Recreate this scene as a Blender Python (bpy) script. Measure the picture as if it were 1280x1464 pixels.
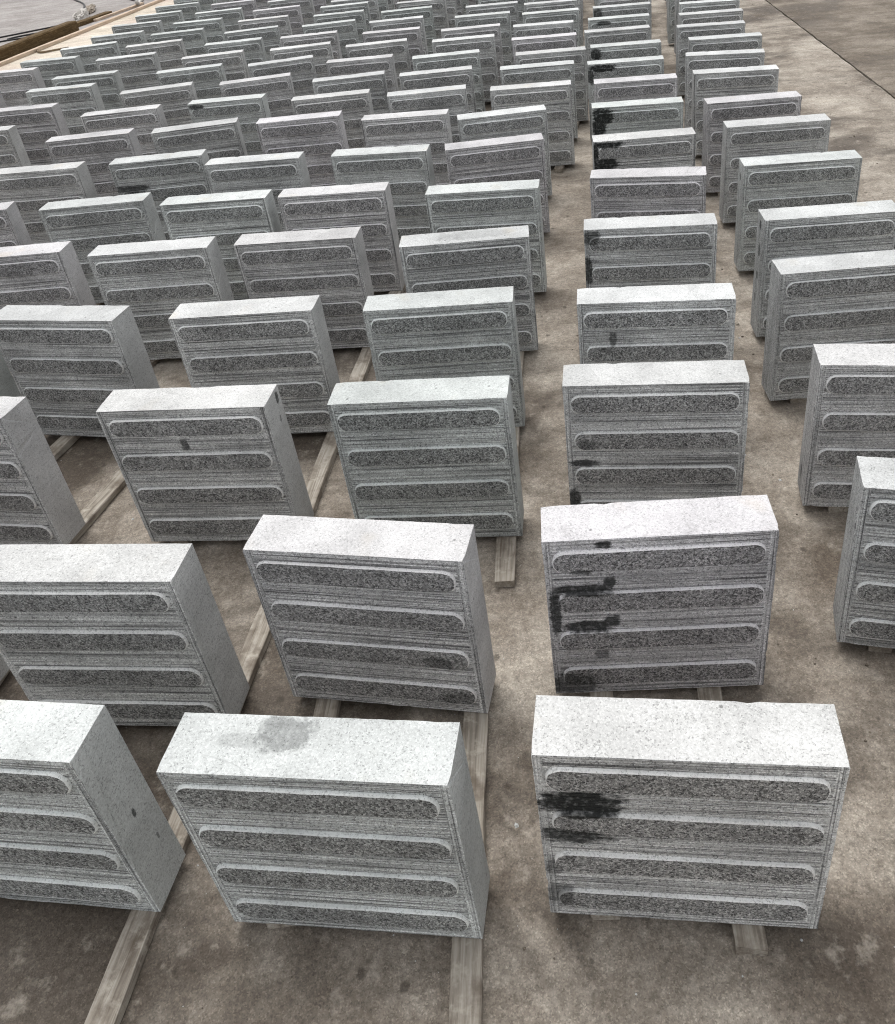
import bpy, bmesh, math, random
from mathutils import Vector, Matrix, noise as mnoise

scene = bpy.context.scene
for o in list(bpy.data.objects):
    bpy.data.objects.remove(o, do_unlink=True)
COL = scene.collection
R = math.radians

# ------------------------------------------------------------------ camera
LIFT = 0.022                       # slabs stand on battens this thick
CAM_H = 1.4215 + LIFT
PITCH, ROLL = 0.536933, -0.100699
FPX, PPX, PPY, IW, IH = 1180.04, 736.28, 486.86, 1280.0, 1464.0
fw = Vector((0, math.cos(PITCH), -math.sin(PITCH)))
rt = Vector((1, 0, 0))
up = rt.cross(fw)
r2 = math.cos(ROLL) * rt + math.sin(ROLL) * up
u2 = -math.sin(ROLL) * rt + math.cos(ROLL) * up
cam_d = bpy.data.cameras.new('camera')
cam = bpy.data.objects.new('camera', cam_d)
COL.objects.link(cam)
m = Matrix((r2, u2, -fw)).transposed().to_4x4()
m.translation = Vector((0, 0, CAM_H))
cam.matrix_world = m
cam_d.sensor_fit = 'HORIZONTAL'
cam_d.sensor_width = 36.0
cam_d.lens = FPX / IW * 36.0
cam_d.shift_x = -(PPX - IW / 2) / IW
cam_d.shift_y = (PPY - IH / 2) / IW
cam_d.clip_start = 0.05
cam_d.clip_end = 1500
scene.camera = cam

# ------------------------------------------------------------------ sky, sun, exposure
SUN_EL, SUN_AZ = R(70), R(-25)      # azimuth from +Y, positive towards +X
world = bpy.data.worlds.new('World')
scene.world = world
world.use_nodes = True
wn = world.node_tree
wn.nodes.clear()
wo = wn.nodes.new('ShaderNodeOutputWorld')
bg = wn.nodes.new('ShaderNodeBackground')
sky = wn.nodes.new('ShaderNodeTexSky')
sky.sky_type = 'NISHITA'
sky.sun_disc = False
sky.sun_elevation = SUN_EL
sky.sun_rotation = SUN_AZ
sky.air_density = 1.0
sky.dust_density = 3.0   # hazy, even light
hs = wn.nodes.new('ShaderNodeHueSaturation')   # overcast: the cloud layer takes the blue out
hs.inputs['Saturation'].default_value = 0.12
bg.inputs['Strength'].default_value = 0.15
wn.links.new(sky.outputs[0], hs.inputs['Color'])
wn.links.new(hs.outputs[0], bg.inputs['Color'])
wn.links.new(bg.outputs[0], wo.inputs['Surface'])

sun_d = bpy.data.lights.new('sun', 'SUN')
sun_d.energy = 1.1
sun_d.angle = R(35)
sun_d.color = (1.0, 0.975, 0.94)
sun = bpy.data.objects.new('sun', sun_d)
COL.objects.link(sun)
sdir = Vector((math.sin(SUN_AZ) * math.cos(SUN_EL), math.cos(SUN_AZ) * math.cos(SUN_EL), math.sin(SUN_EL)))
sun.rotation_euler = (-sdir).to_track_quat('-Z', 'Y').to_euler()
sun.location = sdir * 40

scene.view_settings.view_transform = 'Standard'
scene.view_settings.look = 'None'
scene.view_settings.gamma = 1.0
scene.view_settings.use_curve_mapping = False
scene.view_settings.exposure = 0.34
scene.render.engine = 'CYCLES'
scene.cycles.use_denoising = True
scene.cycles.denoiser = 'OPENIMAGEDENOISE'
scene.cycles.denoising_prefilter = 'NONE'
scene.cycles.denoising_input_passes = 'RGB_ALBEDO_NORMAL'
scene.cycles.use_adaptive_sampling = True
scene.cycles.adaptive_threshold = 0.03
scene.cycles.adaptive_min_samples = 16
scene.cycles.max_bounces = 3
scene.cycles.diffuse_bounces = 2
scene.cycles.glossy_bounces = 1
scene.cycles.caustics_reflective = False
scene.cycles.caustics_refractive = False
scene.cycles.filter_width = 1.1

# ------------------------------------------------------------------ node helpers
class NT:
    def __init__(self, name):
        self.mat = bpy.data.materials.new(name)
        self.mat.use_nodes = True
        self.t = self.mat.node_tree
        self.t.nodes.clear()
        self.out = self.n('ShaderNodeOutputMaterial')
        self.b = self.n('ShaderNodeBsdfPrincipled')
        self.l(self.b.outputs[0], self.out.inputs['Surface'])

    def n(self, typ, **kw):
        nd = self.t.nodes.new(typ)
        for k, v in kw.items():
            setattr(nd, k, v)
        return nd

    def l(self, a, b):
        self.t.links.new(a, b)

    def val(self, sock, v):
        if hasattr(v, 'is_output') or isinstance(v, bpy.types.NodeSocket):
            self.l(v, sock)
        else:
            sock.default_value = v

    def math(self, op, a, b=0.0, c=None, clamp=False):
        nd = self.n('ShaderNodeMath', operation=op, use_clamp=clamp)
        self.val(nd.inputs[0], a)
        self.val(nd.inputs[1], b)
        if c is not None:
            self.val(nd.inputs[2], c)
        return nd.outputs[0]

    def vmath(self, op, a, b):
        nd = self.n('ShaderNodeVectorMath', operation=op)
        self.val(nd.inputs[0], a)
        self.val(nd.inputs[1], b)
        return nd.outputs[0]

    def mapr(self, v, a, b, c=0.0, d=1.0, smooth=True):
        nd = self.n('ShaderNodeMapRange')
        nd.interpolation_type = 'SMOOTHSTEP' if smooth else 'LINEAR'
        self.val(nd.inputs[0], v)
        for i, x in enumerate((a, b, c, d)):
            self.val(nd.inputs[1 + i], x)
        return nd.outputs[0]

    def noise(self, vec, scale, detail=3.0, rough=0.55, dist=0.0):
        nd = self.n('ShaderNodeTexNoise')
        self.l(vec, nd.inputs['Vector'])
        nd.inputs['Scale'].default_value = scale
        nd.inputs['Detail'].default_value = detail
        nd.inputs['Roughness'].default_value = rough
        nd.inputs['Distortion'].default_value = dist
        return nd.outputs[0]

    def ramp(self, v, stops, interp='LINEAR'):
        nd = self.n('ShaderNodeValToRGB')
        cr = nd.color_ramp
        cr.interpolation = interp
        while len(cr.elements) < len(stops):
            cr.elements.new(0.5)
        for e, (p, c) in zip(cr.elements, stops):
            e.position = p
            e.color = (c, c, c, 1) if not isinstance(c, tuple) else (*c, 1)
        self.l(v, nd.inputs[0])
        return nd.outputs[0]

    def mix(self, f, a, b, blend='MIX'):
        nd = self.n('ShaderNodeMix', data_type='RGBA', blend_type=blend)
        self.val(nd.inputs[0], f)
        for s, v in ((nd.inputs[6], a), (nd.inputs[7], b)):
            if isinstance(v, tuple):
                s.default_value = (*v, 1) if len(v) == 3 else v
            elif isinstance(v, (int, float)):
                s.default_value = (v, v, v, 1)
            else:
                self.l(v, s)
        return nd.outputs[2]

    def bump(self, h, strength, dist, prev=None):
        nd = self.n('ShaderNodeBump')
        nd.inputs['Strength'].default_value = strength
        nd.inputs['Distance'].default_value = dist
        self.l(h, nd.inputs['Height'])
        if prev is not None:
            self.l(prev, nd.inputs['Normal'])
        return nd.outputs[0]


# ------------------------------------------------------------------ granite
# speckle ramps: (dark grain, mid grain, light grain)
GRAN = {
    'top':   dict(d=0.29, m=0.545, h=0.71, pd=0.14, ph=0.66, streak=0.05),
    'side':  dict(d=0.30, m=0.50, h=0.62, pd=0.20, ph=0.68, streak=0.08),
    'front': dict(d=0.17, m=0.485, h=0.80, pd=0.22, ph=0.68, streak=0.75),
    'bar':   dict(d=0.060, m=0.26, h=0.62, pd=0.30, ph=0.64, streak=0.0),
    'rough': dict(d=0.12, m=0.34, h=0.56, pd=0.22, ph=0.68, streak=0.55),
    'edge':  dict(d=0.50, m=0.80, h=0.90, pd=0.18, ph=0.66, streak=0.0),
}

def granite(kind, stains=(), topstains=(), suffix='', sidestains=()):
    p = GRAN[kind]
    t = NT('granite_' + kind + suffix)
    oc = t.n('ShaderNodeTexCoord').outputs['Object']
    at = t.n('ShaderNodeAttribute', attribute_type='OBJECT', attribute_name='tone')
    tone = at.outputs['Fac']
    hue = t.n('ShaderNodeAttribute', attribute_type='OBJECT', attribute_name='tint').outputs['Fac']
    off = t.n('ShaderNodeCombineXYZ')
    for i, k in enumerate((91.7, 37.3, 53.9)):
        t.l(t.math('MULTIPLY', tone, k), off.inputs[i])
    vec = t.vmath('ADD', oc, off.outputs[0])
    # grains
    vo = t.n('ShaderNodeTexVoronoi', feature='F1')
    vo.inputs['Scale'].default_value = 400.0 if kind != 'bar' else 350.0
    t.l(vec, vo.inputs['Vector'])
    sep = t.n('ShaderNodeSeparateColor')
    t.l(vo.outputs['Color'], sep.inputs[0])
    g1 = sep.outputs[0]
    n2 = t.noise(vec, 700.0, 1.0, 0.6)
    g = t.math('ADD', t.math('MULTIPLY', g1, 0.62), t.math('MULTIPLY', t.mapr(n2, 0.28, 0.72), 0.38))
    clus = t.noise(vec, 45.0, 2.0, 0.6)
    g = t.math('ADD', g, t.math('MULTIPLY', t.math('SUBTRACT', clus, 0.5), 0.30))
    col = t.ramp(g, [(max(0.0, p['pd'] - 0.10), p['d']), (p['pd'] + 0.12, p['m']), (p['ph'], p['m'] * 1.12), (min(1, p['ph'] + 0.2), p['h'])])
    # cloudy tone in the stone and dust in it
    cl = t.noise(vec, 7.0, 2.0, 0.6)
    col = t.mix(1.0, col, t.ramp(cl, [(0.25, 0.80), (0.75, 1.18)]), 'MULTIPLY')
    if p['streak'] > 0:
        # saw lines: stretched along the slab; vertical in the margins left and right
        sx = t.n('ShaderNodeSeparateXYZ')
        t.l(oc, sx.inputs[0])
        if p['streak'] > 0:
            def streak(scl, sc):
                mp = t.n('ShaderNodeMapping')
                t.l(vec, mp.inputs['Vector'])
                mp.inputs['Scale'].default_value = scl
                return t.noise(mp.outputs[0], sc, 2.0, 0.7)
            hz = streak((1.0, 1.0, 150.0) if kind != 'rough' else (1.0, 120.0, 1.5), 2.2)
            if kind == 'front':
                vt = streak((150.0, 1.0, 1.2), 2.2)
                edge = t.mapr(t.math('ABSOLUTE', sx.outputs[0]), 0.184, 0.188)
                st = t.n('ShaderNodeMix', data_type='FLOAT')
                t.l(edge, st.inputs[0]); t.l(hz, st.inputs[2]); t.l(vt, st.inputs[3])
                hz = st.outputs[0]
            lo = 1.0 - p['streak'] * 0.9
            hi = 1.0 + p['streak'] * 0.55
            col = t.mix(1.0, col, t.ramp(hz, [(0.34, lo), (0.5, 1.0), (0.66, hi)]), 'MULTIPLY')
    if kind == 'top':
        # faint natural veins
        vn = t.noise(vec, 4.5, 3.0, 0.5, 1.2)
        ve = t.mapr(t.math('ABSOLUTE', t.math('SUBTRACT', vn, 0.5)), 0.0, 0.016, 1.0, 0.0)
        br = t.mapr(t.noise(vec, 6.0, 1.0), 0.54, 0.68)
        col = t.mix(t.math('MULTIPLY', t.math('MULTIPLY', ve, br), 0.32), col, 0.25)
        cl2 = t.noise(vec, 14.0, 2.0, 0.6, 0.6)
        col = t.mix(t.mapr(cl2, 0.60, 0.80, 0.0, 0.28), col, (0.36, 0.355, 0.35))
        bei = t.noise(t.vmath('ADD', vec, (5.1, 2.2, 9.9)), 9.0, 2.0)
        col = t.mix(t.mapr(bei, 0.60, 0.78, 0.0, 0.30), col, (0.60, 0.53, 0.42))
    # dark natural pits
    if kind != 'edge':
      pit = t.n('ShaderNodeTexVoronoi', feature='F1')
      pit.inputs['Scale'].default_value = 34.0
      t.l(vec, pit.inputs['Vector'])
      psep = t.n('ShaderNodeSeparateColor')
      t.l(pit.outputs['Color'], psep.inputs[0])
      pm = t.math('MULTIPLY', t.mapr(pit.outputs['Distance'], 0.07, 0.13, 1.0, 0.0), t.math('GREATER_THAN', psep.outputs[1], 0.80))
      col = t.mix(t.math('MULTIPLY', pm, 0.55), col, 0.03)
    # per-slab brightness and faint hue
    tv = t.n('ShaderNodeMath', operation='FRACT')
    t.l(t.math('MULTIPLY', tone, 7.31), tv.inputs[0])
    col = t.mix(1.0, col, t.ramp(tv.outputs[0], [(0.0, 0.92), (1.0, 1.07)]), 'MULTIPLY')
    col = t.mix(1.0, col, t.ramp(hue, [(0.0, (0.965, 1.015, 0.985)), (0.45, (0.99, 1.005, 0.995)), (0.80, (1.0, 1.0, 0.98)), (1.0, (1.01, 0.985, 1.005))]), 'MULTIPLY')
    rough = 0.82
    if stains or topstains or sidestains:
        wmp = t.n('ShaderNodeMapping')
        t.l(vec, wmp.inputs['Vector'])
        wmp.inputs['Scale'].default_value = (1.0, 1.0, 3.0)
        wob = t.noise(wmp.outputs[0], 34.0, 4.0, 0.72)
        blot = t.mapr(t.noise(vec, 110.0, 2.0, 0.6), 0.25, 0.55, 0.72, 1.0)
        so = t.n('ShaderNodeSeparateXYZ')
        t.l(oc, so.inputs[0])
        tot = None
        for (lst, a0, ax) in ((stains, 0, 2), (topstains, 0, 1), (sidestains, 1, 2)):
            for (cx, cz, hx, hz_, k) in lst:
                dx = t.math('DIVIDE', t.math('ABSOLUTE', t.math('SUBTRACT', so.outputs[a0], cx)), hx)
                dz = t.math('DIVIDE', t.math('ABSOLUTE', t.math('SUBTRACT', so.outputs[ax], cz)), hz_)
                d = t.math('POWER', t.math('ADD', t.math('POWER', dx, 3.0), t.math('POWER', dz, 3.0)), 0.3333)
                d = t.math('ADD', d, t.math('MULTIPLY', t.math('SUBTRACT', wob, 0.5), 1.5))
                mk = t.mapr(d, 0.78, 1.18, k, 0.0)
                tot = mk if tot is None else t.math('MAXIMUM', tot, mk)
        tot = t.math('MULTIPLY', tot, blot)
        col = t.mix(tot, col, t.mix(0.96, col, (0.008, 0.010, 0.009)))
    t.l(col, t.b.inputs['Base Color'])
    t.b.inputs['Roughness'].default_value = rough
    t.b.inputs['Specular IOR Level'].default_value = 0.25
    if kind in ('bar', 'front'):
        t.l(t.bump(n2, {'bar': 0.7, 'front': 0.4}[kind], 0.0012), t.b.inputs['Normal'])
    return t.mat

MATS = {k: granite(k) for k in GRAN}

# ------------------------------------------------------------------ other materials
def concrete(name, dark, mid, light, wet, wetamt, sand=0.5, seed=0.0, left=False):
    t = NT(name)
    pos = t.n('ShaderNodeNewGeometry').outputs['Position']
    v = t.vmath('ADD', pos, (seed, seed * 0.7, 0.0))
    a = t.noise(v, 1.3, 4.0, 0.62, 0.4)
    b = t.noise(v, 6.5, 5.0, 0.7, 0.3)
    c = t.noise(v, 46.0, 4.0, 0.7)
    f = t.math('ADD', t.math('MULTIPLY', a, 0.5), t.math('ADD', t.math('MULTIPLY', b, 0.35), t.math('MULTIPLY', c, 0.15)))
    col = t.ramp(f, [(0.39, dark), (0.49, mid), (0.60, light)])
    # trowel / tyre drag streaks along X
    mp = t.n('ShaderNodeMapping')
    t.l(v, mp.inputs['Vector'])
    mp.inputs['Rotation'].default_value = (0, 0, R(-6))
    mp.inputs['Scale'].default_value = (0.8, 7.0, 1.0)
    s = t.noise(mp.outputs[0], 1.3, 4.0, 0.65, 0.5)
    col = t.mix(1.0, col, t.ramp(s, [(0.3, 0.80), (0.7, 1.18)]), 'MULTIPLY')
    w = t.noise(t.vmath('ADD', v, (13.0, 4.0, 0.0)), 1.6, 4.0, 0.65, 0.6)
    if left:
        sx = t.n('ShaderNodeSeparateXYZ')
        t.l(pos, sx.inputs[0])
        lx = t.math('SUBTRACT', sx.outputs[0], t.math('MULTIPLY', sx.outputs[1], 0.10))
        w = t.math('ADD', w, t.mapr(lx, -0.15, -0.55, -0.05, 0.09))  # wetter ground leftward, also painting in the occluded shade between the left columns
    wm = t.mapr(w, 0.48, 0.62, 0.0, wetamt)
    col = t.mix(wm, col, wet)  # one tint for wet patches and the shade painted at left
    # sand and stone dust
    vo = t.n('ShaderNodeTexVoronoi', feature='F1')
    vo.inputs['Scale'].default_value = 420.0
    t.l(v, vo.inputs['Vector'])
    sp = t.n('ShaderNodeSeparateColor')
    t.l(vo.outputs['Color'], sp.inputs[0])
    gr = t.ramp(sp.outputs[0], [(0.0, 0.55), (0.3, 0.94), (0.75, 1.06), (1.0, 1.65)])
    col = t.mix(sand, col, t.mix(1.0, col, gr, 'MULTIPLY'))
    du = t.noise(v, 17.0, 5.0, 0.7)
    col = t.mix(t.mapr(du, 0.54, 0.70, 0.0, 0.50), col, light)
    gu = t.noise(v, 85.0, 3.0, 0.75)
    col = t.mix(1.0, col, t.ramp(gu, [(0.33, 0.76), (0.5, 1.0), (0.68, 1.20)]), 'MULTIPLY')
    # dark dropped spots
    dv = t.n('ShaderNodeTexVoronoi', feature='F1')
    dv.inputs['Scale'].default_value = 13.0
    t.l(v, dv.inputs['Vector'])
    ds = t.n('ShaderNodeSeparateColor')
    t.l(dv.outputs['Color'], ds.inputs[0])
    dm = t.math('MULTIPLY', t.mapr(t.math('ADD', dv.outputs['Distance'], t.math('MULTIPLY', c, 0.16)), 0.14, 0.22, 1.0, 0.0), t.math('GREATER_THAN', ds.outputs[0], 0.45))
    col = t.mix(t.math('MULTIPLY', dm, 0.6), col, (wet[0] * 0.55, wet[1] * 0.55, wet[2] * 0.55))
    t.l(col, t.b.inputs['Base Color'])
    t.l(t.mapr(wm, 0.0, 1.0, 0.92, 0.62), t.b.inputs['Roughness'])
    t.b.inputs['Specular IOR Level'].default_value = 0.25
    h = c
    t.l(t.bump(h, 0.6, 0.005), t.b.inputs['Normal'])
    return t.mat

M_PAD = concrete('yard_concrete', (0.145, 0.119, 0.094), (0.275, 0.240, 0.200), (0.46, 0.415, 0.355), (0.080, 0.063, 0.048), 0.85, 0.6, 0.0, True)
M_PADR = concrete('apron_concrete', (0.115, 0.094, 0.074), (0.18, 0.152, 0.121), (0.29, 0.253, 0.21), (0.095, 0.077, 0.06), 0.7, 0.4, 7.0)
M_PADL = concrete('road_concrete', (0.27, 0.245, 0.23), (0.335, 0.31, 0.295), (0.42, 0.395, 0.375), (0.24, 0.215, 0.20), 0.4, 0.3, 19.0)
M_PALE = concrete('pale_screed', (0.46, 0.40, 0.32), (0.62, 0.55, 0.45), (0.72, 0.66, 0.56), (0.52, 0.40, 0.34), 0.5, 0.1, 31.0)
M_EARTH = concrete('joint_dirt', (0.05, 0.04, 0.03), (0.075, 0.06, 0.045), (0.11, 0.09, 0.07), (0.04, 0.03, 0.025), 0.5, 0.5, 3.0)

def wood(name, dark, mid, light, dirt=0.5):
    t = NT(name)
    oc = t.n('ShaderNodeTexCoord').outputs['Object']
    rnd = t.n('ShaderNodeObjectInfo').outputs['Random']
    off = t.n('ShaderNodeCombineXYZ')
    for i in range(3):
        t.l(t.math('MULTIPLY', rnd, (17.0, 43.0, 29.0)[i]), off.inputs[i])
    v = t.vmath('ADD', oc, off.outputs[0])
    mp = t.n('ShaderNodeMapping')
    t.l(v, mp.inputs['Vector'])
    mp.inputs['Scale'].default_value = (22.0, 1.0, 22.0)
    gr = t.noise(mp.outputs[0], 5.0, 5.0, 0.65, 0.8)
    col = t.ramp(gr, [(0.3, dark), (0.5, mid), (0.72, light)])
    bl = t.noise(v, 16.0, 5.0, 0.65)
    col = t.mix(t.mapr(bl, 0.45, 0.7, 0.0, dirt), col, (dark[0] * 0.8, dark[1] * 0.75, dark[2] * 0.7))
    du = t.noise(t.vmath('ADD', v, (3.3, 8.1, 1.7)), 24.0, 4.0, 0.7)
    col = t.mix(t.mapr(du, 0.54, 0.72, 0.0, 0.55), col, (light[0] * 1.15, light[1] * 1.15, light[2] * 1.12))
    t.l(col, t.b.inputs['Base Color'])
    t.b.inputs['Roughness'].default_value = 0.88
    t.b.inputs['Specular IOR Level'].default_value = 0.2
    t.l(t.bump(gr, 0.5, 0.003), t.b.inputs['Normal'])
    return t.mat

M_BAT = wood('batten_wood', (0.17, 0.142, 0.115), (0.37, 0.332, 0.28), (0.55, 0.51, 0.45), 0.75)
M_BEAM = wood('beam_wood', (0.055, 0.032, 0.012), (0.105, 0.066, 0.027), (0.21, 0.15, 0.078), 0.3)
M_LATH = wood('lath_wood', (0.42, 0.32, 0.24), (0.58, 0.46, 0.355), (0.68, 0.57, 0.46), 0.15)

def plain(name, c, rough=0.6):
    t = NT(name)
    oc = t.n('ShaderNodeTexCoord').outputs['Object']
    n = t.noise(oc, 30.0, 4.0, 0.6)
    t.l(t.mix(1.0, c, t.ramp(n, [(0.3, 0.75), (0.7, 1.15)]), 'MULTIPLY'), t.b.inputs['Base Color'])
    t.b.inputs['Roughness'].default_value = rough
    t.l(t.bump(n, 0.3, 0.003), t.b.inputs['Normal'])
    return t.mat

M_RUB = plain('black_rubber', (0.022, 0.020, 0.020), 0.6)
M_BAG = plain('dusty_plastic', (0.60, 0.57, 0.53), 0.7)
M_SACK = plain('sacking', (0.34, 0.29, 0.235), 0.9)
M_STICK = plain('bark', (0.20, 0.145, 0.09), 0.9)

# ------------------------------------------------------------------ object helpers
def link(name, me, parent=None, mats=()):
    for mt in mats:
        me.materials.append(mt)
    o = bpy.data.objects.new(name, me)
    COL.objects.link(o)
    if parent:
        o.parent = parent
    return o

def tag(o, label=None, cat=None, group=None, kind=None):
    if label: o['label'] = label
    if cat: o['category'] = cat
    if group: o['group'] = group
    if kind: o['kind'] = kind
    return o

def mesh(name, vs, fs, mi=None, smooth=False):
    me = bpy.data.meshes.new(name)
    me.from_pydata(vs, [], fs)
    if mi:
        me.polygons.foreach_set('material_index', mi)
    if smooth:
        me.polygons.foreach_set('use_smooth', [True] * len(me.polygons))
    me.update()
    return me

# ------------------------------------------------------------------ setting: ground and concrete
def sheet(name, poly, z0, z1, mat, kind='structure'):
    n = len(poly)
    vs = [(x, y, z1) for x, y in poly] + [(x, y, z0) for x, y in poly]
    fs = [tuple(range(n))] + [(i, i + n, (i + 1) % n + n, (i + 1) % n) for i in range(n)]
    me = mesh(name, vs, fs)
    me.materials.append(mat)
    o = bpy.data.objects.new(name, me)
    COL.objects.link(o)
    o['kind'] = kind
    return o

sheet('ground', [(-400, -400), (400, -400), (400, 400), (-400, 400)], -0.6, -0.016, M_EARTH)
rj = random.Random(5)
def joint_x(y):
    return 2.348 + 0.0963 * (y - 4.74)
SL = 0.0963
def plank_x(y):
    return -4.842 + SL * (y - 8.73)
# the joint between the two concrete bays has ragged edges near the camera
ys = [-300, -20, 0] + [i * 0.06 for i in range(1, 220)] + [16, 30, 400]
def rag(y, s):
    return (mnoise.noise(Vector((y * 6.0, s, 0))) * 0.010 + mnoise.noise(Vector((y * 23.0, s, 3))) * 0.006) if 0 < y < 14 else 0.0
e1 = [(joint_x(y) - 0.006 + rag(y, 1.0), y) for y in ys]
e2 = [(joint_x(y) + 0.010 + rag(y, 9.0), y) for y in ys]
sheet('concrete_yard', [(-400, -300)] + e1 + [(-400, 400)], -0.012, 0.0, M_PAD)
sheet('concrete_apron', list(reversed([(400, -300)] + e2 + [(400, 400)])), -0.012, -0.002, M_PADR)
sheet('concrete_road', [(plank_x(-300) - 0.03, -300), (plank_x(400) - 0.03, 400), (-390, 390), (-390, -300)], 0.0005, 0.005, M_PADL)
sheet('pale_path', [(plank_x(2) - 0.02, 2), (plank_x(2) + 1.3, 2), (plank_x(40) + 1.3, 40), (plank_x(40) - 0.02, 40)], 0.0005, 0.0095, M_PALE)

# ------------------------------------------------------------------ granite slabs
W, H, T = 0.400, 0.4056, 0.0887
PITCHB = H / 4.0
BARS = [PITCHB * (k + 0.5) + 0.002 for k in range(4)]
BHL, BHH = 0.1830, 0.0248          # half length / half height of a bar's foot
BOUT, BIN = 0.0052, 0.0026         # how far it stands out, chamfer inset

def body_mesh(seed):
    rr = random.Random(seed)
    # front profile with saw grooves
    prof = []
    z = 0.0
    while z < H - 0.004:
        d = rr.uniform(0.0003, 0.0013) if rr.random() < 0.85 else 0.0019
        prof.append((rr.uniform(-0.0002, 0.0002), z))
        wv = rr.uniform(0.0022, 0.0048)
        prof.append((rr.uniform(-0.0002, 0.0002), z + wv * 0.62))
        prof.append((d, z + wv * 0.80))
        z += wv
    prof.append((0.0, H))
    nf = len(prof)
    tops = [T * k / 6 for k in range(1, 7)]
    loop = [('f', y, zz) for y, zz in prof] + [('t', y, H) for y in tops] + [('b', T, H * k / 5) for k in (4, 3, 2, 1)] + [('b', T, 0.0)] + [('u', T * 0.5, 0.0)]
    n = len(loop)
    nx = 26
    vs = []
    ps = seed * 13.7
    def chip(a, s, amp, thr):
        v = mnoise.noise(Vector((a * 28.0, s, ps)))
        w = mnoise.noise(Vector((a * 90.0, s + 5, ps)))
        return max(0.0, v - thr) * amp + max(0.0, w) * 0.0008
    for i in range(nx):
        x = -W / 2 + W * i / (nx - 1)
        for k, (tg, y, zz) in enumerate(loop):
            X, Y, Z = x, y, zz
            wob = mnoise.noise(Vector((x * 9, zz * 9, ps + 40))) * 0.0007
            if tg == 'f':
                Y += wob
                if k == nf - 1:
                    c = chip(x, 1.0, 0.006, 0.28); Y += c; Z -= c * 0.8
                if k == 0:
                    c = chip(x, 2.0, 0.006, 0.25); Y += c; Z += c
            elif tg == 't':
                Z += mnoise.noise(Vector((x * 14, y * 14, ps))) * 0.0006
                if y == T:
                    c = chip(x, 3.0, 0.006, 0.3); Y -= c; Z -= c
            if i in (0, nx - 1):
                s = -1 if i == 0 else 1
                c = mnoise.noise(Vector((y * 20, zz * 16, ps + 7 * s))) * 0.0008
                if tg == 'f':
                    c -= chip(zz, 4.0 + s, 0.006, 0.25)
                    if k == nf - 1: c -= 0.0012
                X += s * c
            vs.append((X, Y, Z))
    fs, mi = [], []
    for i in range(nx - 1):
        for k in range(n):
            k2 = (k + 1) % n
            fs.append((i * n + k, (i + 1) * n + k, (i + 1) * n + k2, i * n + k2))
            mi.append(0 if k < nf - 1 else (1 if k < nf + 5 else 2))
    fs.append(tuple(range(n - 1, -1, -1))); mi.append(3)
    fs.append(tuple((nx - 1) * n + k for k in range(n))); mi.append(2)
    fs = [tuple(reversed(f)) if j >= len(fs) - 2 else f for j, f in enumerate(fs)]
    me = mesh('block_body', vs, fs, mi)
    bm = bmesh.new(); bm.from_mesh(me)
    bmesh.ops.recalc_face_normals(bm, faces=bm.faces)
    bm.to_mesh(me); bm.free()
    return me

def bar_mesh(zc, seed):
    rr = random.Random(seed)
    dx = rr.uniform(-0.002, 0.002)
    def outline(hl, hh, rad, y, jit):
        pts = []
        for (sx, sz, a0) in ((1, -1, -90), (1, 1, 0), (-1, 1, 90), (-1, -1, 180)):
            for q in range(6):
                a = R(a0 + q * 18.0)
                pts.append(((sx * (hl - rad) + rad * math.cos(a)) + dx, y, zc + sz * (hh - rad) + rad * math.sin(a)))
            # a few points along the straight edge keep it from being ruler-straight
            if sz == sx:        # after the upper right corner comes the top edge, after lower left the bottom one
                for q in range(1, 8):
                    fx = (hl - rad) * (1 - 2 * q / 8) * sx
                    pts.append((fx + dx, y, zc + sz * hh))
        return [(x + rr.uniform(-jit, jit), yy, z + rr.uniform(-jit, jit)) for x, yy, z in pts]
    lo = outline(BHL, BHH, BHH * 0.86, 0.0016, 0.0)
    mid = outline(BHL - BIN * 0.35, BHH - BIN * 0.35, BHH * 0.84, -BOUT * 0.70, 0.0006)
    hi = outline(BHL - BIN, BHH - BIN, BHH * 0.80, -BOUT, 0.0008)
    n = len(lo)
    vs = lo + mid + hi
    fs, mi = [], []
    for k in range(n):
        k2 = (k + 1) % n
        fs.append((k, k2, k2 + n, k + n)); mi.append(1)
        fs.append((k + n, k2 + n, k2 + 2 * n, k + 2 * n)); mi.append(1)
    fs.append(tuple(range(2 * n, 3 * n))); mi.append(0)
    me = mesh('raised_bar', vs, fs, mi)
    bm = bmesh.new(); bm.from_mesh(me)
    bmesh.ops.recalc_face_normals(bm, faces=bm.faces)
    if sum(f.normal.y for f in bm.faces if len(f.verts) > 4) > 0:
        bmesh.ops.reverse_faces(bm, faces=bm.faces)
    bm.to_mesh(me); bm.free()
    return me

NV = 6
BODY = [body_mesh(11 + k) for k in range(NV)]
BAR = [[bar_mesh(z, 100 * v + k) for k, z in enumerate(BARS)] for v in range(NV)]
for me in BODY:
    for k in ('front', 'top', 'side', 'rough'):
        me.materials.append(MATS[k])
for row in BAR:
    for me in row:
        me.materials.append(MATS['bar']); me.materials.append(MATS['edge'])

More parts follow.
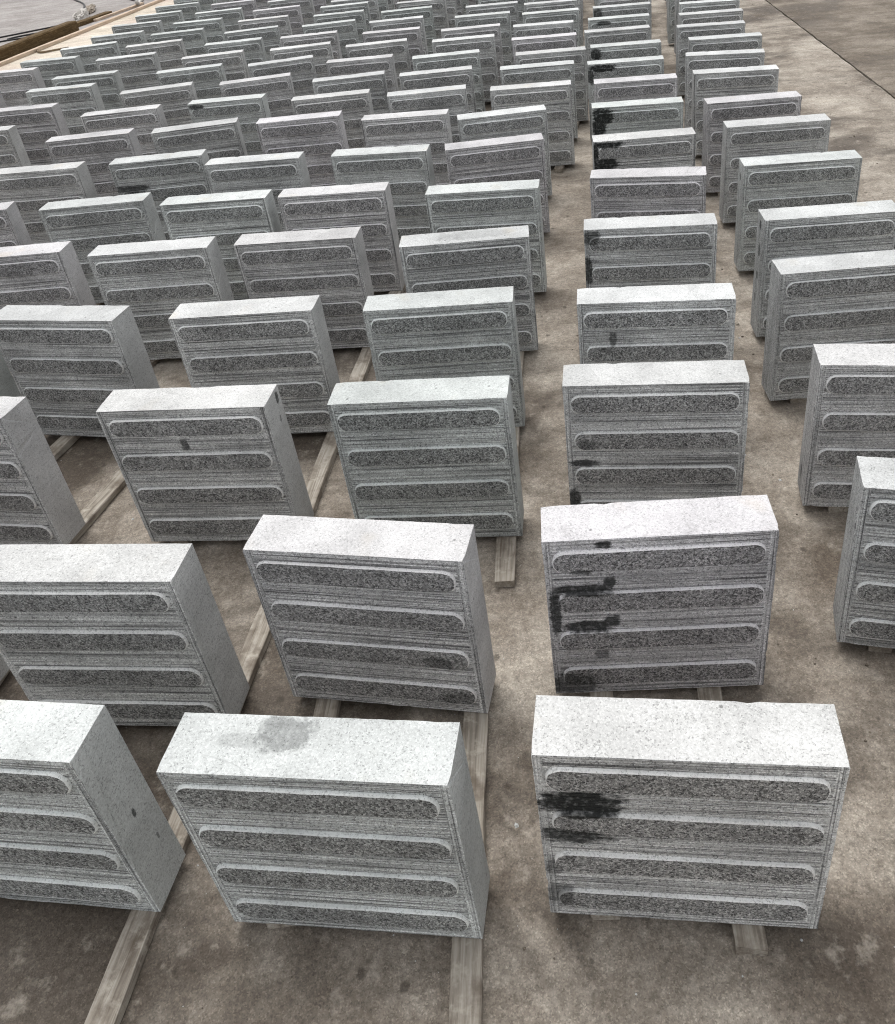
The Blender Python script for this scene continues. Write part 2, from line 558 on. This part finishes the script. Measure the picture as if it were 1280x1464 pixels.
# columns of slabs: x, y of the front bottom edge's middle (m) and yaw (deg), front to back
COLS = {
'c6': [(-0.338,0.650,-8.6),(-0.319,1.043,-11.9),(-0.228,1.489,-6.0),(-0.195,1.920,-4.2),(-0.125,2.322,-2.4),(-0.064,2.740,-6.6),(-0.002,3.253,2.6),(0.046,3.676,3.7),(0.200,4.106,-4.7),(0.265,4.533,-3.4),(0.367,4.850,-3.2),(0.364,5.284,-4.7),(0.394,5.713,-5.5),(0.481,6.151,-3.8),(0.520,6.559,-4.1),(0.595,6.933,-2.0),(0.638,7.336,-4.0),(0.680,7.725,-3.0),(0.743,8.152,-3.5),(0.794,8.560,-2.0),(0.825,8.949,-4.0),(0.866,9.357,-2.0)],
'c5': [(-0.859,0.738,-9.5),(-0.820,1.054,-7.5),(-0.767,1.556,-6.9),(-0.733,1.988,-4.8),(-0.670,2.460,-5.3),(-0.610,2.868,-5.4),(-0.476,3.291,-7.8),(-0.406,3.798,-5.3),(-0.318,4.216,0.3),(-0.283,4.634,0.9),(-0.236,5.053,0.8),(-0.135,5.492,-1.7),(-0.085,5.840,-0.6),(0.001,6.304,-2.6),(0.081,6.717,-1.4),(0.178,7.103,-1.0),(0.243,7.518,-2.0),(0.306,7.919,-1.0),(0.391,8.357,0.0),(0.464,8.777,-2.0),(0.515,9.178,-1.0)],
'c4': [(-1.365,1.187,-10.0),(-1.383,1.626,-11.0),(-1.290,2.069,-12.4),(-1.156,2.498,-3.6),(-1.054,2.915,-4.3),(-1.008,3.354,-4.3),(-0.920,3.947,-0.4),(-0.821,4.328,1.2),(-0.773,4.719,3.6),(-0.766,5.178,-1.8),(-0.703,5.629,3.1),(-0.640,6.030,-1.4),(-0.634,6.468,2.1),(-0.581,6.894,3.6),(-0.489,7.263,-2.9),(-0.409,7.650,1.0),(-0.362,8.065,2.0),(-0.316,8.466,0.0),(-0.248,8.904,2.0),(-0.193,9.325,1.0),(-0.158,9.726,2.0)],
'c3': [(-1.739,2.110,-6.0),(-1.671,2.582,-2.0),(-1.539,3.008,-0.8),(-1.461,3.517,0.8),(-1.426,3.989,7.6),(-1.400,4.472,-1.7),(-1.334,4.903,9.2),(-1.272,5.359,12.3),(-1.226,5.780,5.6),(-1.240,6.195,2.7),(-1.154,6.614,6.3),(-1.139,7.047,3.0),(-1.148,7.476,3.0),(-1.099,7.758,3.6),(-1.050,8.123,3.0),(-1.032,8.517,2.0),(-1.016,8.896,4.0),(-0.979,9.313,2.0),(-0.953,9.712,3.0),(-0.949,10.092,2.0),(-0.933,10.491,2.0)],
'c2': [(-2.084,3.051,4.5),(-2.000,3.530,-2.8),(-1.947,4.006,1.9),(-1.957,4.455,3.4),(-1.914,4.925,9.2),(-1.864,5.404,6.9),(-1.822,5.803,7.6),(-1.787,6.230,4.2),(-1.753,6.672,9.1),(-1.771,7.168,4.8),(-1.761,7.672,6.0),(-1.736,8.160,4.6),(-1.694,8.601,5.0),(-1.685,9.071,4.0),(-1.678,9.526,6.0),(-1.648,10.019,4.0),(-1.631,10.494,5.0),(-1.635,10.949,4.0)],
'c1': [(-2.680,4.319,0.3),(-2.639,4.756,-1.8),(-2.599,5.208,0.0),(-2.581,5.539,1.8),(-2.498,6.061,5.9),(-2.441,6.497,8.9),(-2.400,6.931,6.6),(-2.373,7.396,3.0),(-2.321,7.884,5.9),(-2.306,8.359,6.1),(-2.243,8.789,5.0),(-2.212,9.246,6.0),(-2.183,9.690,4.0),(-2.132,10.171,6.0),(-2.094,10.634,5.0),(-2.076,11.078,5.0)],
'c0': [(-3.369,5.536,-6.0),(-3.287,5.948,-0.4),(-3.124,6.252,-2.3),(-3.000,6.684,13.2),(-2.941,7.113,7.7),(-2.956,7.595,3.4),(-2.922,8.092,7.8),(-2.898,8.574,5.8),(-2.856,9.019,9.1),(-2.803,9.455,6.0),(-2.782,9.920,7.0),(-2.763,10.371,5.0),(-2.721,10.859,7.0),(-2.692,11.329,6.0)],
'cc': [(0.164,0.618,-8.5),(0.210,1.017,-3.9),(0.291,1.464,-7.9),(0.365,1.827,-7.8),(0.440,2.290,-7.9),(0.514,2.720,-11.9),(0.584,3.146,-3.5),(0.640,3.611,-6.2),(0.707,4.035,-5.9),(0.727,4.440,-5.8),(0.796,4.846,-5.4),(0.818,5.292,-4.5),(0.890,5.684,-5.7),(0.981,6.110,-4.7),(1.060,6.494,-6.0),(1.107,6.907,-6.0),(1.152,7.306,-6.0),(1.220,7.742,-6.0),(1.274,8.161,-6.0),(1.308,8.560,-6.0),(1.353,8.978,-6.0)],
'cr': [(0.735,0.600,-6.0),(0.776,1.029,-15.5),(0.849,1.437,-10.7),(0.910,1.900,-2.1),(0.977,2.241,-4.0),(1.052,2.708,-5.0),(1.114,3.156,-4.8),(1.126,3.512,-3.6),(1.190,4.013,-8.6),(1.237,4.388,-12.8),(1.346,4.774,-8.2),(1.361,5.151,-9.1),(1.462,5.535,-6.5),(1.548,5.918,-9.5),(1.600,6.268,-6.0),(1.630,6.647,-6.0),(1.700,7.012,-6.0),(1.800,7.414,-6.0),(1.880,7.799,-6.0),(1.940,8.164,-6.0),(2.000,8.548,-6.0)],
}
PHR = {
'c6': 'column left of aisle', 'c5': 'second column left of aisle', 'c4': 'third column left of aisle',
'c3': 'fourth column left of aisle', 'c2': 'fifth column left of aisle', 'c1': 'sixth column left of aisle',
'c0': 'leftmost column', 'cc': 'column right of aisle', 'cr': 'rightmost column',
}
ORD = ['first', 'second', 'third', 'fourth', 'fifth', 'sixth', 'seventh', 'eighth', 'ninth', 'tenth', 'eleventh', 'twelfth', 'thirteenth',
       'fourteenth', 'fifteenth', 'sixteenth', 'seventeenth', 'eighteenth', 'nineteenth', 'twentieth', 'twenty-first', 'twenty-second', 'twenty-third']
# wet and oily marks: front (x, z, half x, half z, strength), top (x, y, half x, half y, strength)
STAIN = {
('cc', 0): ([(-0.143,0.299,0.060,0.028,1.0), (-0.152,0.222,0.052,0.020,0.95), (-0.187,0.130,0.012,0.020,0.6), (-0.180,0.06,0.02,0.03,0.6)], []),
('cc', 1): ([(-0.136,0.286,0.054,0.012,0.95), (-0.186,0.228,0.010,0.058,0.9), (-0.126,0.190,0.052,0.014,0.95), (-0.085,0.200,0.016,0.016,0.9), (-0.088,0.300,0.012,0.014,0.9), (-0.096,0.392,0.016,0.008,0.95), (-0.106,0.112,0.014,0.012,0.7), (-0.160,0.030,0.045,0.034,0.8), (-0.137,0.331,0.020,0.008,0.8)], []),
('cc', 2): ([(-0.160,0.190,0.034,0.010,0.9), (-0.188,0.080,0.014,0.030,0.9), (-0.152,0.244,0.022,0.015,0.5)], []),
('cc', 3): ([(-0.110,0.299,0.010,0.022,0.7), (-0.13,0.268,0.02,0.007,0.5)], []),
('cc', 4): ([(-0.178,0.377,0.024,0.022,0.8), (-0.190,0.268,0.012,0.046,0.9)], []),
('cc', 6): ([(-0.145,0.388,0.060,0.012,1.0), (-0.154,0.312,0.054,0.026,1.0), (-0.192,0.346,0.012,0.060,1.0)], []),
('cc', 7): ([(-0.154,0.366,0.046,0.036,1.0), (-0.172,0.312,0.032,0.034,1.0), (-0.186,0.24,0.016,0.05,0.9)], []),
('cc', 9): ([(-0.124,0.382,0.074,0.018,1.0), (-0.185,0.340,0.016,0.040,0.9)], []),
('cc', 10): ([(-0.172,0.368,0.030,0.030,0.95)], []),
('cc', 12): ([(-0.101,0.380,0.048,0.013,0.9)], []),
('cc', 13): ([(-0.172,0.370,0.034,0.030,0.8)], []),
('c5', 2): ([(-0.016,0.307,0.009,0.016,0.8)], []),
('c6', 1): ([(0.123,0.142,0.026,0.018,0.6), (0.15,0.045,0.03,0.02,0.4)], []),
('c3', 3): ([(-0.128,0.289,0.070,0.017,0.85)], []),
('c3', 5): ([(-0.159,0.388,0.040,0.011,0.9)], []),
('c6', 0): ([], [(-0.040,0.062,0.040,0.026,0.50), (-0.09,0.050,0.05,0.010,0.22)]),
('c6', 4): ([], [(0.03,0.05,0.12,0.03,0.22)]),
}
SIDE = {
('c5', 2): [(0.070,0.382,0.007,0.016,0.9), (0.060,0.33,0.004,0.010,0.6)],
('c5', 0): [(0.045,0.205,0.0035,0.010,0.85), (0.062,0.11,0.002,0.008,0.6)],
('cr', 4): [(0.050,0.372,0.010,0.014,0.85), (0.045,0.29,0.010,0.022,0.8), (0.050,0.20,0.010,0.016,0.7), (0.055,0.12,0.008,0.014,0.6)],
('cr', 5): [(0.050,0.352,0.007,0.014,0.85)],
('cr', 2): [(0.060,0.06,0.008,0.020,0.7)],
}
STAINWORD = {('cc', 0): 'two black stains', ('cc', 1): 'many black stains', ('cc', 6): 'black stained corner', ('cc', 7): 'black stained corner',
             ('c6', 0): 'grey smudge on top', ('c5', 2): 'small dark spot', ('c3', 3): 'dark smear'}
rs = random.Random(42)
for c, lst in COLS.items():
    for i, (x, y, yaw) in enumerate(lst):
        root = bpy.data.objects.new('granite_block', None)
        root.empty_display_size = 0.1
        COL.objects.link(root)
        root.location = (x, y, LIFT)
        root.rotation_euler = (R(rs.uniform(-0.35, 0.35)), 0, R(yaw))
        view = 'in view ' if c in ('c4', 'c3', 'c2', 'c1', 'c0') else ''
        word = STAINWORD.get((c, i), 'four raised bars')
        tag(root, 'grey granite block, %s, %s %sfrom front, %s' % (word, ORD[i], view, PHR[c]), 'granite block', 'ribbed granite blocks standing in columns')
        v = rs.randrange(NV)
        tone, tint = rs.random(), rs.random()
        st = STAIN.get((c, i))
        mm = None
        sds = SIDE.get((c, i), ())
        if st or sds:
            st = st or ([], [])
            mm = {k: granite(k, st[0] if k in ('front', 'bar', 'edge') else (), st[1] if k == 'top' else (), '_stained') for k in (('front', 'bar', 'edge') if st[0] else ()) + (('top',) if st[1] else ())}
            if sds:
                mm['side'] = granite('side', (), (), '_stained', sds)
                mm['rough'] = granite('rough', (), (), '_stained', sds)
        def part(name, me):
            o = bpy.data.objects.new(name, me)
            COL.objects.link(o)
            o.parent = root
            o['tone'] = tone
            o['tint'] = tint
            if mm:
                for s, base in zip(o.material_slots, [mt.name for mt in me.materials]):
                    k = base.split('_')[1]
                    if k in mm:
                        s.link = 'OBJECT'
                        s.material = mm[k]
            return o
        part('block_body', BODY[v])
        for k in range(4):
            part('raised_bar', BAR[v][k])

# ------------------------------------------------------------------ timber battens under the slabs
def timber(name, p0, p1, wd, ht, mat, z0=0.0, seed=0, jit=0.0015, nseg=14, bow=0.004):
    """a rough sawn length of timber: chamfered, slightly bowed, uneven section, split ends"""
    rr = random.Random(seed)
    a, b = Vector((*p0, 0)), Vector((*p1, 0))
    L = (b - a).length
    ch = min(wd, ht) * 0.10
    sec = [(-wd / 2 + ch, 0), (wd / 2 - ch, 0), (wd / 2, ch), (wd / 2, ht - ch), (wd / 2 - ch, ht), (-wd / 2 + ch, ht), (-wd / 2, ht - ch), (-wd / 2, ch)]
    n = len(sec)
    vs = []
    for i in range(nseg + 1):
        f = i / nseg
        y = (f - 0.5) * L
        bx = math.sin(f * math.pi) * bow * (1 if seed % 2 else -1)
        for k, (sx, sz) in enumerate(sec):
            ex = 0.0
            if i in (0, nseg):
                ex = rr.uniform(-0.004, 0.004)
            zz = sz + (rr.uniform(-jit, 0) if sz > ht * 0.5 else 0)
            vs.append((sx + bx + rr.uniform(-jit, jit), y + ex, zz))
    fs = []
    for i in range(nseg):
        for k in range(n):
            k2 = (k + 1) % n
            fs.append((i * n + k, i * n + k2, (i + 1) * n + k2, (i + 1) * n + k))
    fs.append(tuple(range(n - 1, -1, -1)))
    fs.append(tuple(nseg * n + k for k in range(n)))
    me = mesh(name, vs, fs)
    bm = bmesh.new(); bm.from_mesh(me)
    bmesh.ops.recalc_face_normals(bm, faces=bm.faces)
    bm.to_mesh(me); bm.free()
    me.materials.append(mat)
    o = bpy.data.objects.new(name, me)
    COL.objects.link(o)
    c = (a + b) / 2
    d = b - a
    o.location = (c.x, c.y, z0)
    o.rotation_euler = (0, 0, -math.atan2(d.x, d.y))
    return o

sd = 0
for c, lst in COLS.items():
    us = (-0.115, 0.100) if c in ('cc', 'cr') else (-0.130, 0.172)
    if c == 'c6':
        us = (-0.130, 0.178)
    runs = []
    i = 0
    first = True
    while i < len(lst):
        k = 1 if c == 'cr' else ({'c6': 2, 'c5': 2, 'c4': 1, 'cc': 2}.get(c, 3) if first else 3)
        runs.append((i, min(i + k, len(lst)) - 1))
        i += k
        first = False
    for (i0, i1) in runs:
        for side, u in zip(('left', 'right'), us):
            A, B = lst[i0], lst[i1]
            if c == 'c6' and side == 'right' and i0 >= 5:
                u = 0.12
            f0 = (0.17 if i0 < 5 else 0.05) if (side == 'right' and c not in ('cc', 'cr')) else (0.03 if side == 'right' and c != 'cr' else -0.006)
            if i0 == i1:
                dx, dy = 0.1, 1.0
            else:
                dx, dy = B[0] - A[0], B[1] - A[1]
            sl = dx / dy
            p0 = (A[0] + u * math.cos(R(A[2])) - sl * f0, A[1] + u * math.sin(R(A[2])) - f0)
            e = 0.13 if c != 'cr' else 0.084
            if side == 'right' and i1 + 1 < len(lst) and i1 < 6 and c not in ('cc', 'cr') and (c, i0) != ('c6', 0):
                e = max(e, lst[i1 + 1][1] - 0.18 - B[1])
            if c == 'c6' and side == 'right' and i0 >= 2:
                u = 0.12
            p1 = (B[0] + u * math.cos(R(B[2])) + sl * e, B[1] + u * math.sin(R(B[2])) + e)
            if c == 'c6' and side == 'right' and i0 == 2:
                p0 = (-0.079, 1.335)
            sd += 1
            o = timber('timber_batten', p0, p1, 0.046, LIFT - 0.0005, M_BAT, 0.0, sd, 0.0012)
            span = ORD[i0] + (' to ' + ORD[i1] if i1 > i0 else '')
            tag(o, 'worn timber batten, %s ends of %s blocks, %s' % (side, span, PHR[c]), 'batten', 'timber battens under the block columns')

# ------------------------------------------------------------------ timber, hoses and litter at the far left edge
def pp(y, off):
    return (plank_x(y) + off, y)
tag(timber('timber_lath', pp(6.0, -0.025), pp(11.9, -0.025), 0.050, 0.036, M_LATH, 0.0096, 301, 0.002, 30), 'long pale timber lath edging the cream strip at top left', 'lath')
tag(timber('timber_lath', pp(11.93, -0.03), pp(17.5, -0.02), 0.050, 0.036, M_LATH, 0.0096, 302, 0.002, 30), 'far pale timber lath continuing the edging at the top', 'lath')
tag(timber('timber_lath', (-4.90, 11.35), (-4.72, 12.62), 0.045, 0.030, M_LATH, 0.0055, 303, 0.002, 16), 'short pinkish lath lying outside the long edging lath', 'lath')
tag(timber('timber_beam', (-5.055, 8.72), (-4.885, 10.68), 0.125, 0.120, M_BEAM, 0.0055, 304, 0.003, 20, 0.006), 'thick brown timber beam lying along the lath at top left', 'beam')
tag(timber('timber_board', (-5.03, 10.92), (-4.905, 11.85), 0.10, 0.050, M_BEAM, 0.0055, 305, 0.003, 12, 0.004), 'low dark timber board beyond the brown beam', 'board')

def tube(name, pts, rad, mat, seg=8, sub=6):
    P = [Vector(p) for p in pts]
    path = []
    for i in range(len(P) - 1):
        p0 = P[max(i - 1, 0)]; p1 = P[i]; p2 = P[i + 1]; p3 = P[min(i + 2, len(P) - 1)]
        for q in range(sub):
            t = q / sub
            path.append(0.5 * ((2 * p1) + (p2 - p0) * t + (2 * p0 - 5 * p1 + 4 * p2 - p3) * t * t + (3 * p1 - p0 - 3 * p2 + p3) * t ** 3))
    path.append(P[-1])
    vs, fs = [], []
    for i, p in enumerate(path):
        d = (path[min(i + 1, len(path) - 1)] - path[max(i - 1, 0)]).normalized()
        s = d.cross(Vector((0, 0, 1))).normalized()
        u = s.cross(d)
        rd = rad(i / (len(path) - 1)) if callable(rad) else rad
        for k in range(seg):
            a = 2 * math.pi * k / seg
            vs.append(tuple(p + s * math.cos(a) * rd + u * math.sin(a) * rd))
    n = len(path)
    for i in range(n - 1):
        for k in range(seg):
            k2 = (k + 1) % seg
            fs.append((i * seg + k, i * seg + k2, (i + 1) * seg + k2, (i + 1) * seg + k))
    fs.append(tuple(range(seg - 1, -1, -1)))
    fs.append(tuple((n - 1) * seg + k for k in range(seg)))
    me = mesh(name, vs, fs, None, True)
    me.materials.append(mat)
    o = bpy.data.objects.new(name, me)
    COL.objects.link(o)
    return o
zc = 0.0145
tag(tube('rubber_hose', [(-6.6, 10.15, zc), (-6.2, 10.50, zc), (-5.825, 10.748, zc), (-5.53, 11.04, zc), (-5.32, 11.26, zc), (-5.22, 11.45, zc), (-5.24, 11.75, zc), (-5.32, 12.0, zc)], 0.009, M_RUB), 'black hose running behind the brown beam at top left', 'hose')
tag(tube('rubber_hose', [(-6.3, 10.0, zc), (-5.80, 10.30, zc), (-5.547, 10.46, zc), (-5.36, 10.52, zc), (-5.25, 10.66, zc), (-5.38, 10.78, zc), (-5.56, 10.66, zc), (-5.62, 10.52, zc)], 0.009, M_RUB), 'black looped hose coiled between the other hoses, top left', 'hose')
tag(tube('rubber_hose', [(-6.0, 9.5, zc), (-5.62, 9.76, zc), (-5.40, 9.95, zc), (-5.24, 10.14, zc), (-5.12, 10.30, zc)], 0.009, M_RUB), 'short black hose ending against the brown beam', 'hose')
tag(tube('rubber_hose', [(-6.5, 14.5, zc), (-6.25, 14.0, zc), (-5.85, 13.35, zc), (-5.60, 12.75, zc), (-5.50, 12.3, zc), (-5.40, 11.95, zc)], 0.013, M_RUB), 'black hose curving down from the top edge', 'hose')
tag(tube('rubber_hose', [(-5.20, 13.4, zc), (-5.05, 13.17, zc), (-4.89, 12.95, zc), (-4.84, 12.85, zc)], 0.014, M_RUB), 'short black hose end beside the white strip at the top', 'hose')
tag(tube('broken_stick', [(-4.79, 9.48, 0.0225), (-4.72, 9.34, 0.0225), (-4.64, 9.29, 0.0225), (-4.56, 9.34, 0.0225), (-4.43, 9.42, 0.0225)], lambda f: 0.0125 - 0.003 * f, M_STICK), 'short bent brown stick on the cream strip inside the lath', 'stick')

def crumple(name, c, size, rotz, seed, mat):
    bm = bmesh.new()
    bmesh.ops.create_icosphere(bm, subdivisions=4, radius=1.0)
    for v in bm.verts:
        p = v.co.copy()
        n = mnoise.noise(p * 1.7 + Vector((seed, 0, 0))) * 0.45 + mnoise.noise(p * 4.5 + Vector((0, seed, 0))) * 0.2 + mnoise.noise(p * 10) * 0.08
        v.co = p * (1 + n)
        v.co.z = max(v.co.z, -0.55)
        v.co = Vector((v.co.x * size[0], v.co.y * size[1], (v.co.z + 0.55) * size[2]))
    me = bpy.data.meshes.new(name)
    bm.to_mesh(me); bm.free()
    me.materials.append(mat)
    o = bpy.data.objects.new(name, me)
    COL.objects.link(o)
    o.location = c
    o.rotation_euler = (0, 0, rotz)
    return o
tag(crumple('plastic_bag', (-5.17, 11.62, 0.006), (0.060, 0.34, 0.075), R(10), 3.0, M_BAG), 'crumpled dusty white plastic bag beyond the brown beam', 'bag')
tag(crumple('plastic_bag', (-5.36, 12.40, 0.006), (0.05, 0.30, 0.05), R(14), 8.0, M_SACK), 'brownish crumpled sacking scrap behind the white bag', 'sacking')
tag(tube('white_strip', [(-4.93, 13.25, 0.029), (-4.83, 12.85, 0.029), (-4.74, 12.52, 0.034), (-4.70, 12.36, 0.075)], lambda f: 0.022 + 0.006 * math.sin(f * 9), M_BAG), 'white plastic strip bent over the far lath', 'plastic strip')

# ------------------------------------------------------------------ chips of stone on the concrete
rc = random.Random(77)
vs, fs = [], []
def chip_at(x, y, r):
    b = len(vs)
    k = 5
    a0 = rc.random() * 6.28
    h = r * rc.uniform(0.35, 0.8)
    for q in range(k):
        a = a0 + q * 2 * math.pi / k
        rr_ = r * rc.uniform(0.6, 1.15)
        vs.append((x + rr_ * math.cos(a), y + rr_ * math.sin(a), -0.0005))
    for q in range(k):
        a = a0 + q * 2 * math.pi / k + 0.3
        rr_ = r * rc.uniform(0.25, 0.7)
        vs.append((x + rr_ * math.cos(a), y + rr_ * math.sin(a), h * rc.uniform(0.7, 1.1)))
    for q in range(k):
        q2 = (q + 1) % k
        fs.append((b + q, b + q2, b + k + q2, b + k + q))
    fs.append(tuple(b + k + q for q in range(k)))
for _ in range(2200):
    y = 0.3 + 5.0 * rc.random() ** 1.5
    x = rc.uniform(-1.9, 1.9) * (0.6 + 0.12 * y)
    if x > joint_x(y) - 0.03:
        continue
    chip_at(x, y, 0.0012 + 0.0055 * rc.random() ** 5)
cmi = [(0 if (k // 6) % 4 == 0 else 1) for k in range(len(fs))]
me = mesh('stone_chips', vs, fs, cmi)
me.materials.append(MATS['side'])
me.materials.append(M_PADR)
o = bpy.data.objects.new('stone_chips', me)
COL.objects.link(o)
o['tone'] = 0.37
o['tint'] = 0.6
tag(o, 'tiny granite chips scattered over the concrete between the slabs', 'stone chips', None, 'stuff')
